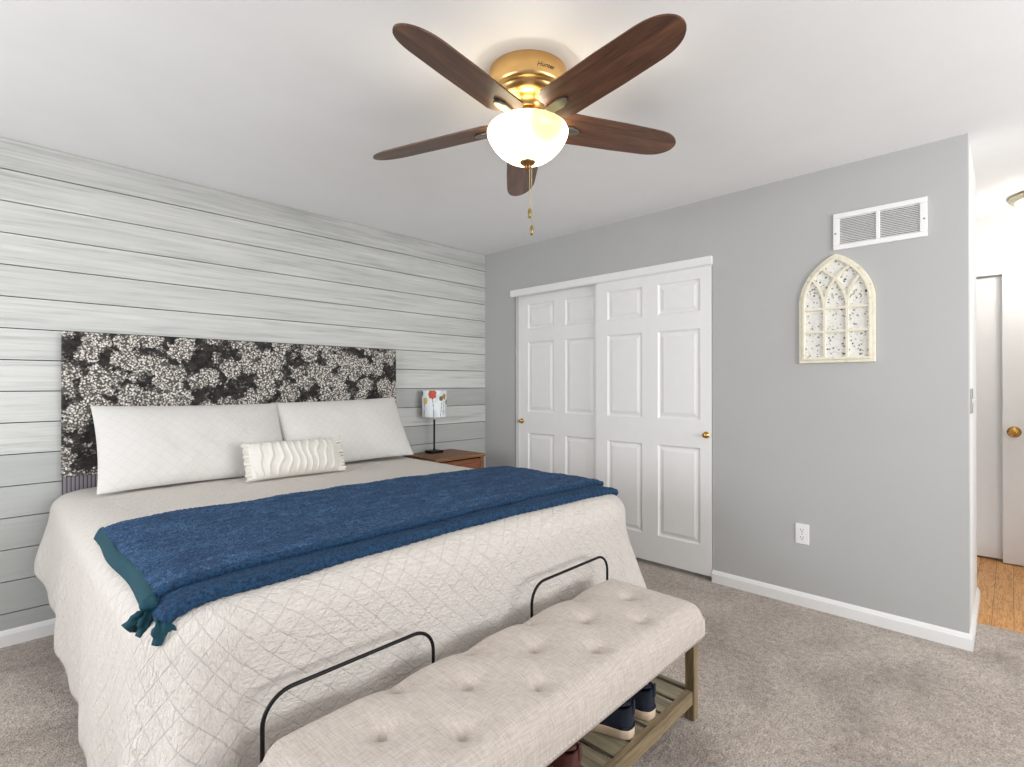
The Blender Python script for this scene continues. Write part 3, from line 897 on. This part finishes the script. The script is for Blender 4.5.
shoe('maroon leather shoe on the bench shelf, right one beside the navy sneakers', (-2.100, -2.458, ZSH), 0.30, M_mar, M_cream, group='shoes on the bench shelf')
shoe('maroon leather shoe on the bench shelf, left one mostly hidden by the seat', (-2.225, -2.458, ZSH), 0.30, M_mar, M_cream, group='shoes on the bench shelf')

# ---------------------------------------------------------------- nightstand and lamp
NX0, NX1, NY0, NY1, NZ = -0.905, -0.425, -0.435, -0.025, 0.703
def nightstand():
    root = thing('nightstand', 'brown wooden nightstand between the bed and the closet wall', 'nightstand', ((NX0+NX1)/2, (NY0+NY1)/2, 0))
    hx, hy = (NX1-NX0)/2, (NY1-NY0)/2
    box_obj('top', (-hx-0.008, -hy-0.010, NZ-0.022), (hx+0.008, hy, NZ), M_ns, root, 0.002)
    for sx in (-1, 1):
        for sy in (-1, 1):
            box_obj('leg', (sx*hx-0.036*(sx > 0), sy*hy-0.036*(sy > 0), 0), (sx*hx+0.036*(sx < 0), sy*hy+0.036*(sy < 0), NZ-0.022), M_ns, root, 0.002)
    for sx in (-1, 1):
        x = sx*(hx-0.010); box_obj('side_panel', (x-0.007, -hy+0.036, 0.16), (x+0.007, hy-0.036, NZ-0.022), M_ns, root)
    box_obj('back_panel', (-hx+0.036, hy-0.018, 0.16), (hx-0.036, hy-0.006, NZ-0.022), M_ns, root)
    box_obj('bottom_panel', (-hx+0.018, -hy+0.02, 0.16), (hx-0.018, hy-0.018, 0.18), M_ns, root)
    for z0, z1 in ((0.19, 0.425), (0.435, NZ-0.034)):
        d = box_obj('drawer', (-hx+0.040, -hy+0.004, z0), (hx-0.040, -hy+0.024, z1), M_nsd, root, 0.002)
        bm = B(); bm_lathe(bm, [(0.006, 0), (0.006, 0.012), (0.013, 0.018), (0.012, 0.026), (0.003, 0.028)], n=16)
        bmesh.ops.rotate(bm, verts=bm.verts, cent=(0, 0, 0), matrix=Matrix.Rotation(PI/2, 3, 'X'))
        k = obj('drawer_knob', bm, M_black, d, True); k.location = (0, -hy+0.004, (z0+z1)/2)
nightstand()

def lamp():
    lx, ly = -0.678, -0.118
    root = thing('table_lamp', 'small lamp with poppy print shade and black stem on the nightstand', 'lamp', (lx, ly, NZ))
    box_obj('base', (-0.060, -0.045, 0.0), (0.060, 0.045, 0.020), M_black, root, 0.004)
    bm = B(); bm_lathe(bm, [(0.016, 0.018), (0.010, 0.026), (0.0075, 0.04), (0.0075, 0.40)], n=16); obj('stem', bm, M_black, root, True)
    bm = B(); bm_lathe(bm, [(0.014, 0.27), (0.014, 0.33), (0.022, 0.345), (0.030, 0.37), (0.024, 0.40), (0.008, 0.412)], n=16)
    obj('bulb', bm, plain('bulb_glass', (235, 232, 225), 0.3), root, True)
    z0, z1, r0, r1 = 0.290, 0.502, 0.097, 0.100
    nu, nv = 192, 90; P = []
    for i in range(nu):
        a = 2*PI*i/nu; P.append([((r0+(r1-r0)*j/nv)*math.cos(a), (r0+(r1-r0)*j/nv)*math.sin(a), z0+(z1-z0)*j/nv) for j in range(nv+1)])
    t = attr_mat('printed_shade', 'paint', 0.8)
    o = grid_obj('lamp_shade', P, t.m, root, closed_u=True)
    sd = o.modifiers.new('thick', 'SOLIDIFY'); sd.thickness = 0.003; sd.offset = -1
    ca = o.data.color_attributes.new('paint', 'FLOAT_COLOR', 'POINT')
    va = -2.28     # azimuth facing the camera
    flowers = [(-0.10, 0.185, 0.038, (214, 96, 74)), (0.62, 0.150, 0.020, (120, 110, 70)), (0.95, 0.165, 0.024, (190, 150, 70)), (-0.75, 0.130, 0.026, (226, 196, 110)), (-1.25, 0.19, 0.026, (96, 120, 140)),
               (1.9, 0.18, 0.036, (214, 96, 74)), (2.7, 0.14, 0.03, (226, 196, 110)), (-2.2, 0.16, 0.034, (200, 110, 90)), (1.35, 0.12, 0.022, (96, 120, 90)), (-1.7, 0.12, 0.022, (120, 120, 90))]
    hgt = z1-z0
    for i in range(nu):
        for j in range(nv+1):
            a = 2*PI*i/nu-va; a = (a+PI) % (2*PI)-PI; z = hgt*j/nv
            c = Vector(lin((236, 240, 242))[:3])
            wash = mnoise.noise(Vector((a*2, z*14, 3)))
            if wash > 0.1: c = c.lerp(Vector(lin((206, 222, 230))[:3]), min(1, (wash-0.1)*2.2))
            for fa, fz, fr, fc in flowers:
                dx = ((a-fa+PI) % (2*PI)-PI)*0.114; dz = z-fz
                if z < fz:      # stalk
                    bend = 0.012*math.sin((fz-z)*12+fa*3)
                    if abs(dx-bend) < 0.0028: c = Vector(lin((110, 122, 120))[:3])
                q = math.hypot(dx, dz)*(1+0.22*mnoise.noise(Vector((dx*60, dz*60, fa*9))))
                if q < fr: c = Vector(lin(fc)[:3])*(0.75+0.5*abs(mnoise.noise(Vector((dx*110, dz*110, fa)))))
            ca.data[i*(nv+1)+j].color = (c.x, c.y, c.z, 1)
    # ring that carries the shade
    bm = B()
    for k in range(3):
        a = 2*PI*k/3+0.4; bm_tube(bm, [(0.007*math.cos(a), 0.007*math.sin(a), 0.398), (0.096*math.cos(a), 0.096*math.sin(a), 0.486)], 0.0018, 6)
    obj('shade_spider', bm, M_black, root)
lamp()

# ---------------------------------------------------------------- things on the closet wall
def vent():
    y0, y1, z0, z1 = -2.779, -3.182, 1.982, 2.178
    root = thing('return_air_vent', 'white louvered return air grille high on the grey wall', 'vent', (0, (y0+y1)/2, (z0+z1)/2))
    hy, hz = (y0-y1)/2, (z1-z0)/2
    x0 = -0.012
    bm = B(); s = 0.026; e = 0.030
    bm_box(bm, (x0, -hy, -hz), (0, hy, -hz+s)); bm_box(bm, (x0, -hy, hz-s), (0, hy, hz))
    bm_box(bm, (x0, -hy, -hz+s), (0, -hy+e, hz-s)); bm_box(bm, (x0, hy-e, -hz+s), (0, hy, hz-s)); bm_box(bm, (x0, -0.009, -hz+s), (0, 0.009, hz-s))
    obj('frame', bm, M_white, root, bevel=0.003)
    bm = B(); bm_box(bm, (-0.0016, -hy+0.02, -hz+0.02), (-0.0004, hy-0.02, hz-0.02)); obj('duct_backing', bm, plain('duct_grey', (104, 104, 104), 0.8), root)
    n = 16
    for a, b in ((-hy+e, -0.009), (0.009, hy-e)):
        for i in range(n):
            z = -hz+s+(2*hz-2*s)*(i+0.5)/n
            bm = B(); bm_prism(bm, [(-0.0105, z-0.0030), (-0.0095, z-0.0040), (-0.0018, z+0.0030), (-0.0028, z+0.0040)], a, b, 'y')
            # outline points are (x, z) for a prism along y
            obj('louver', bm, M_white, root)
    for y in (hy-0.012, -hy+0.012):
        bm = B(); bm_lathe(bm, [(0.0045, 0), (0.0045, 0.001), (0.003, 0.002)], n=12)
        bmesh.ops.rotate(bm, verts=bm.verts, cent=(0, 0, 0), matrix=Matrix.Rotation(-PI/2, 3, 'Y'))
        o = obj('screw', bm, M_nickel, root); o.location = (x0, y, -0.01)
vent()

def arch_decor():
    yc, zb = -2.791, 1.371; hw, zs, rise = 0.179, 0.352, 0.240
    root = thing('arched_window_frame', 'cream gothic arched window wall decor with floral paper panes', 'wall decor', (0, yc, zb))
    # local coords: s = -y (to the right in the picture), z up from the foot
    c = 0.12; e = (hw**2+2*hw*c-rise**2)/(2*rise); RR = math.hypot(hw+c, e)     # arc centre (-c, zs-e)
    def arch(inset, n=14):
        r = RR-inset; pts = [(-hw+inset, inset), (hw-inset, inset)]
        a0 = math.acos((hw-inset+c)/r); a1 = math.acos(c/r)
        for k in range(n+1):
            a = a0+(a1-a0)*k/n; pts.append((-c+r*math.cos(a), zs-e+r*math.sin(a)))
        for k in range(n-1, -1, -1):
            a = a0+(a1-a0)*k/n; pts.append((c-r*math.cos(a), zs-e+r*math.sin(a)))
        return pts
    def V(s, z, x): return (x, -s, z)
    def ring(i0, i1, x0, x1):
        A, B_ = arch(i0), arch(i1); bm = B(); n = len(A)
        v = [[bm.verts.new(V(p[0], p[1], x)) for p in poly] for poly, x in ((A, x0), (A, x1), (B_, x1), (B_, x0))]
        for k in range(n):
            for m_ in range(4): bm.faces.new((v[m_][k], v[m_][(k+1) % n], v[(m_+1) % 4][(k+1) % n], v[(m_+1) % 4][k]))
        return bm
    def cream():
        t = NT('distressed_cream_paint'); v = t.coord('Object')
        f = t.noise(v, 40, 5, 0.7); t.col(t.ramp(f, [(0.30, lin((196, 180, 146))), (0.40, lin((230, 223, 202))), (0.7, lin((240, 235, 217)))])); t.set(Roughness=0.7); return t.m
    mc = cream()
    o = obj('outer_frame', ring(0.0, 0.016, 0.0, -0.016), mc, root, bevel=0.003); 
    o = obj('inner_frame', ring(0.016, 0.030, 0.0, -0.022), mc, root, bevel=0.003)
    # floral paper
    t = NT('floral_paper'); v = t.coord('Object')
    sq = t.n('ShaderNodeMapping'); sq.inputs['Scale'].default_value = (0, 1, 1); t.l(v, sq.inputs[0])
    nz = t.noise(sq.outputs[0], 60, 3, 0.7, 0.6); d = t.vor(sq.outputs[0], 52)
    blob = t.ramp(t.math('ADD', d, t.math('MULTIPLY', t.math('SUBTRACT', nz, 0.5), 0.9)), [(0.20, (1, 1, 1, 1)), (0.31, (0, 0, 0, 1))])
    sn = t.math('ABSOLUTE', t.math('SUBTRACT', t.noise(sq.outputs[0], 34, 2, 0.5, 1.0), 0.5)); stem = t.ramp(sn, [(0.006, (1, 1, 1, 1)), (0.02, (0, 0, 0, 1))])
    c1 = t.mix(t.math('MULTIPLY', stem, 0.35), lin((236, 234, 228)), lin((140, 138, 132)))
    hue = t.ramp(t.vor(sq.outputs[0], 44, 'Color'), [(0.2, lin((78, 78, 80))), (0.5, lin((126, 128, 138))), (0.8, lin((176, 166, 150)))])
    t.col(t.mix(blob, c1, hue)); t.set(Roughness=0.6)
    bm = B(); poly = arch(0.024); A = [bm.verts.new(V(p[0], p[1], -0.002)) for p in poly]; B2 = [bm.verts.new(V(p[0], p[1], -0.006)) for p in poly]; n = len(poly)
    for k in range(n): bm.faces.new((A[k], A[(k+1) % n], B2[(k+1) % n], B2[k]))
    bm.faces.new(A); bm.faces.new(B2)
    o = obj('paper_backing', bm, t.m, root); o['label'] = 'white paper with small grey flowers and butterflies'
    # mullions
    x0, x1, hb = -0.005, -0.019, 0.0068
    def bar(p, q, x1=-0.019):
        p, q = Vector(p), Vector(q); dv = (q-p).normalized(); nn = Vector((-dv.y, dv.x))*hb
        bm = B(); poly = [p+nn, q+nn, q-nn, p-nn]
        v = [[bm.verts.new(V(a.x, a.y, x)) for a in poly] for x in (x0, x1)]
        for k in range(4): bm.faces.new((v[0][k], v[0][(k+1) % 4], v[1][(k+1) % 4], v[1][k]))
        bm.faces.new(v[0]); bm.faces.new(v[1][::-1]); return obj('mullion', bm, mc, root, bevel=0.0015)
    third = 0.053
    for s in (-third, third): bar((s, 0.028), (s, 0.300))
    for z in (0.170, 0.296): bar((-hw+0.028, z), (hw-0.028, z), -0.0194)
    def curve(pts, x1):
        bm = B(); L_ = []
        for i, p in enumerate(pts):
            a = Vector(pts[min(i+1, len(pts)-1)])-Vector(pts[max(i-1, 0)]); a.normalize(); nn = Vector((-a.y, a.x))*hb
            p = Vector(p); L_.append([V(p.x+nn.x, p.y+nn.y, x0), V(p.x+nn.x, p.y+nn.y, x1), V(p.x-nn.x, p.y-nn.y, x1), V(p.x-nn.x, p.y-nn.y, x0)])
        bm_rings(bm, L_); return obj('tracery_bar', bm, mc, root)
    # crossing ribs: each starts on a post and runs parallel to the opposite side of the arch
    r = RR-0.045
    for sgn in (-1, 1):
        for start in (-third, third):
            pts = []
            cx_ = start*1.0-sgn*(r)      # arc through (start, zs-0.08) bending inwards
            for k in range(0, 40):
                a = 1.2*k/39; s = start+sgn*(r*(math.cos(a)-1)); z = 0.300+r*math.sin(a)
                # stop at the frame
                q = abs(s); zz = z-zs
                lim = RR-0.024
                if zz > 0 and math.hypot(q+c, zz+e) > lim: break
                pts.append((s, z))
            if len(pts) > 3: curve(pts, -0.0185-0.0004*(sgn > 0)-0.0002*(start > 0))
arch_decor()

def outlet():
    root = thing('wall_outlet', 'white duplex electrical outlet low on the grey wall', 'outlet', (0, -2.623, 0.406))
    box_obj('cover_plate', (-0.006, -0.035, -0.057), (0, 0.035, 0.057), M_white, root, 0.003)
    for z in (-0.021, 0.021):
        bm = B(); poly = []
        for k in range(20):
            a = 2*PI*k/20; poly.append((0.0165*math.cos(a), z+max(-0.0125, min(0.0125, 0.0165*math.sin(a)))))
        bm_prism(bm, poly, -0.0085, -0.005, 'x'); s = obj('socket', bm, M_white, root)
        bm = B()
        bm_box(bm, (-0.0090, -0.0075, z+0.000), (-0.0084, -0.0052, z+0.0085)); bm_box(bm, (-0.0090, 0.0052, z+0.000), (-0.0084, 0.0075, z+0.0085))
        bm_lathe(bm, [(0.0028, 0), (0.0028, 0.0006)], (0, 0, 0), 12)
        for v in bm.verts:
            if abs(v.co.x) < 0.0035 and v.co.z < 0.001 and v.co.x > -0.0084: v.co = Vector((-0.0084-v.co.z, v.co.y, z-0.007+v.co.x))
        obj('slot', bm, M_dark, s)
    bm = B(); bm_lathe(bm, [(0.003, 0), (0.002, 0.0012)], n=12); bmesh.ops.rotate(bm, verts=bm.verts, cent=(0, 0, 0), matrix=Matrix.Rotation(-PI/2, 3, 'Y'))
    o = obj('screw', bm, M_nickel, root); o.location = (-0.006, 0, 0)
outlet()

def light_switch():
    root = thing('light_switch', 'grey metal double switch plate on the end of the grey wall by the hall', 'light switch', (0.20, YE, 1.17))
    m = plain('brushed_plate', (150, 150, 146), 0.4, 0.7)
    box_obj('switch_plate', (-0.058, -0.006, -0.062), (0.058, 0, 0.062), m, root, 0.003)
    for x in (-0.023, 0.023):
        bm = B(); bm_prism(bm, [(-0.006, -0.010), (-0.006, 0.010), (-0.015, 0.013), (-0.017, 0.006)], x-0.005, x+0.005, 'x'); obj('toggle', bm, M_white, root)
light_switch()

# ---------------------------------------------------------------- ceiling fan
FC = (-1.7918, -2.1482)
def fan():
    root = thing('ceiling_fan', 'five blade walnut and brass ceiling fan with lit glass bowl', 'ceiling fan', (FC[0], FC[1], CH))
    def Z(z): return z-CH
    bm = B()
    prof = [(0.147, 2.4395), (0.150, 2.430), (0.150, 2.368), (0.147, 2.358), (0.141, 2.353), (0.133, 2.351), (0.130, 2.345), (0.124, 2.335), (0.112, 2.326), (0.096, 2.321), (0.076, 2.318), (0.066, 2.312), (0.061, 2.300), (0.058, 2.292), (0.054, 2.289)]
    bm_lathe(bm, [(r, Z(z)) for r, z in prof], n=56); obj('motor_housing', bm, M_brass2, root, True)
    bm = B(); bm_lathe(bm, [(r, Z(z)) for r, z in [(0.054, 2.292), (0.062, 2.288), (0.066, 2.276), (0.064, 2.264), (0.046, 2.258), (0.040, 2.244)]], n=48); obj('hub', bm, M_brass, root, True)
    # light kit
    bm = B(); bm_lathe(bm, [(r, Z(z)) for r, z in [(0.040, 2.246), (0.046, 2.240), (0.046, 2.232), (0.020, 2.228)]], n=40); obj('fitter', bm, M_brass, root, True)
    t = NT('lit_alabaster_glass'); v = t.coord('Object'); f = t.noise(v, 9, 3, 0.6, 0.6)
    t.col(lin((120, 112, 92))); t.set(Roughness=0.3)
    vd = t.n('ShaderNodeVectorMath', operation='DISTANCE'); tc = t.n('ShaderNodeTexCoord'); t.l(tc.outputs['Object'], vd.inputs[0])
    vd.inputs[1].default_value = (-0.040, -0.135, -0.245)      # the spot farthest from the bulbs inside
    em = t.ramp(t.math('ADD', vd.outputs['Value'], t.math('MULTIPLY', f, 0.03)), [(0.015, (0.16, 0.14, 0.055, 1)), (0.075, (0.21, 0.19, 0.105, 1)), (0.125, (1.0, 0.86, 0.56, 1))]); t.l(em, t.b.inputs['Emission Color']); t.b.inputs['Emission Strength'].default_value = 5.5
    bm = B(); bm_lathe(bm, [(r, Z(z)) for r, z in [(0.116, 2.243), (0.122, 2.242), (0.136, 2.237), (0.149, 2.228), (0.155, 2.215), (0.153, 2.202), (0.144, 2.182), (0.129, 2.159), (0.108, 2.136), (0.082, 2.117), (0.050, 2.105), (0.012, 2.101)]], n=64, cap0=False)
    obj('glass_bowl', bm, t.m, root, True)
    bm = B(); bm_lathe(bm, [(r, Z(z)) for r, z in [(0.028, 2.112), (0.031, 2.104), (0.026, 2.096), (0.014, 2.090), (0.012, 2.080), (0.007, 2.072), (0.002, 2.068)]], n=32); obj('finial', bm, plain('aged_bronze', (150, 112, 70), 0.3, 1.0), root, True)
    # pull chains
    mch = plain('chain_metal', (206, 190, 150), 0.3, 0.9)
    for (ox, oy, z0, z1) in ((-0.002, -0.012, 2.085, 1.927), (0.014, -0.008, 2.085, 1.866)):
        bm = B(); z = z0
        while z > z1:
            bmesh.ops.create_icosphere(bm, subdivisions=1, radius=0.0019, matrix=Matrix.Translation((ox, oy, Z(z)))); z -= 0.0042
        ch = obj('pull_chain', bm, mch, root, True)
        bm = B(); bm_lathe(bm, [(0.002, Z(z1)), (0.005, Z(z1-0.008)), (0.0075, Z(z1-0.018)), (0.0065, Z(z1-0.032)), (0.003, Z(z1-0.042))], (ox, oy, 0), 16)
        obj('chain_fob', bm, plain('fob_bronze', (150, 132, 84), 0.35, 0.9), ch, True)
    # maker's script on the housing
    cu = bpy.data.curves.new('emblem_text', 'FONT'); cu.body = 'Hunter'; cu.size = 0.024; cu.shear = 0.35; cu.extrude = 0.0006; cu.align_x = 'CENTER'; cu.align_y = 'CENTER'
    tmp = bpy.data.objects.new('tmp', cu); COL.objects.link(tmp)
    dg = bpy.context.evaluated_depsgraph_get(); me = bpy.data.meshes.new_from_object(tmp.evaluated_get(dg)); bpy.data.objects.remove(tmp)
    az = math.atan2(-0.694, -0.72)+0.42
    for v in me.vertices:
        a = az+v.co.x/0.1505; r = 0.1512+v.co.z
        v.co = (r*math.cos(a), r*math.sin(a), Z(2.390)+v.co.y)
    eo = bpy.data.objects.new('emblem', me); COL.objects.link(eo); me.materials.append(plain('emblem_ink', (80, 56, 28), 0.5)); eo.parent = root
    # blades
    R, wr, wm, rm, tr = 0.6873, 0.0773, 0.0754, 0.4102, 0.135
    t0, phi0 = -2.974, -0.2554
    offs = [math.radians(a) for a in (1.7, -0.39, 2.23, -0.03, -3.5)]
    dro = [math.radians(a) for a in (-2.35, 0.47, 2.06, -2.24, -3.21)]
    pit = [math.radians(a) for a in (3.95, -2.12, -1.36, -2.29, 1.82)]
    rr = [0.125, 0.13, 0.14]+[0.16+(R-0.16)*i/46 for i in range(46)]+[R-(R-0.16)/46*(1-k/10)**2 for k in range(1, 11)]
    def hw_(r):
        if r < 0.16: return wr*(0.62+0.38*math.sqrt(max(0, (r-0.125)/0.035)))
        q = min(1, (r-0.16)/(rm-0.16)); w_ = wr+(wm-wr)*math.sin(q*PI/2)
        if r > rm: w_ = wm-0.12*wm*(r-rm)/(R-rm)
        k = min(1, max(0, (r-(R-tr))/tr)); return w_*math.sqrt(max(0.0004, 1-k**2.6))
    for k in range(5):
        bm = B(); th = 0.003
        rings = [[(r, -hw_(r), -th), (r, 0, -th), (r, hw_(r), -th), (r, hw_(r), th), (r, 0, th), (r, -hw_(r), th)] for r in rr]
        bm_rings(bm, rings)
        o = obj('fan_blade', bm, M_blade, root, bevel=0.0015)
        a = t0+2*PI/5*k+offs[k]
        mw = Matrix.Translation((0, 0, Z(2.2559))) @ Matrix.Rotation(a, 4, 'Z') @ Matrix.Rotation(-dro[k], 4, 'Y') @ Matrix.Rotation(phi0+pit[k], 4, 'X')
        o.matrix_local = mw
        # blade iron: arm from the hub and a pointed plate below the blade
        bm = B()
        poly = [(0.055, -0.012), (0.120, -0.016), (0.185, -0.020), (0.212, -0.012), (0.222, 0), (0.212, 0.012), (0.185, 0.020), (0.120, 0.016), (0.055, 0.012)]
        bm_prism(bm, poly, -0.0035-0.011, -0.0035, 'z')
        bi = obj('blade_iron', bm, M_nickel, o, bevel=0.003); bi['label'] = 'metal blade bracket'
fan()
# bulbs inside the open glass bowl shine up past the blades
point('fan_bulb', (FC[0], FC[1]-0.0, 2.225), 10.0, (1.0, 0.90, 0.75), 0.045)

# ---------------------------------------------------------------- hall ceiling light
def hall_light():
    root = thing('hall_ceiling_light', 'round flush hall ceiling light with brushed ring and white dome', 'ceiling light', (1.36, -3.66, CH))
    bm = B(); bm_lathe(bm, [(0.190, -0.0005), (0.196, -0.010), (0.196, -0.022), (0.186, -0.034), (0.170, -0.040), (0.160, -0.036)], n=48); obj('ring', bm, plain('antique_ring', (190, 184, 160), 0.35, 0.8), root, True)
    t = NT('lit_opal_glass'); t.col(lin((250, 248, 244))); t.l(t.ramp(t.noise(t.coord('Object'), 6), [(0.3, (1, 0.96, 0.9, 1)), (0.7, (1, 0.98, 0.94, 1))]), t.b.inputs['Emission Color']); t.b.inputs['Emission Strength'].default_value = 3.5
    bm = B(); bm_lathe(bm, [(0.166, -0.036), (0.160, -0.062), (0.140, -0.086), (0.105, -0.104), (0.060, -0.115), (0.015, -0.119)], n=48); obj('glass_dome', bm, t.m, root, True)
hall_light()
point('hall_bulb', (1.36, -3.66, 2.18), 9, (1.0, 0.97, 0.92), 0.1)
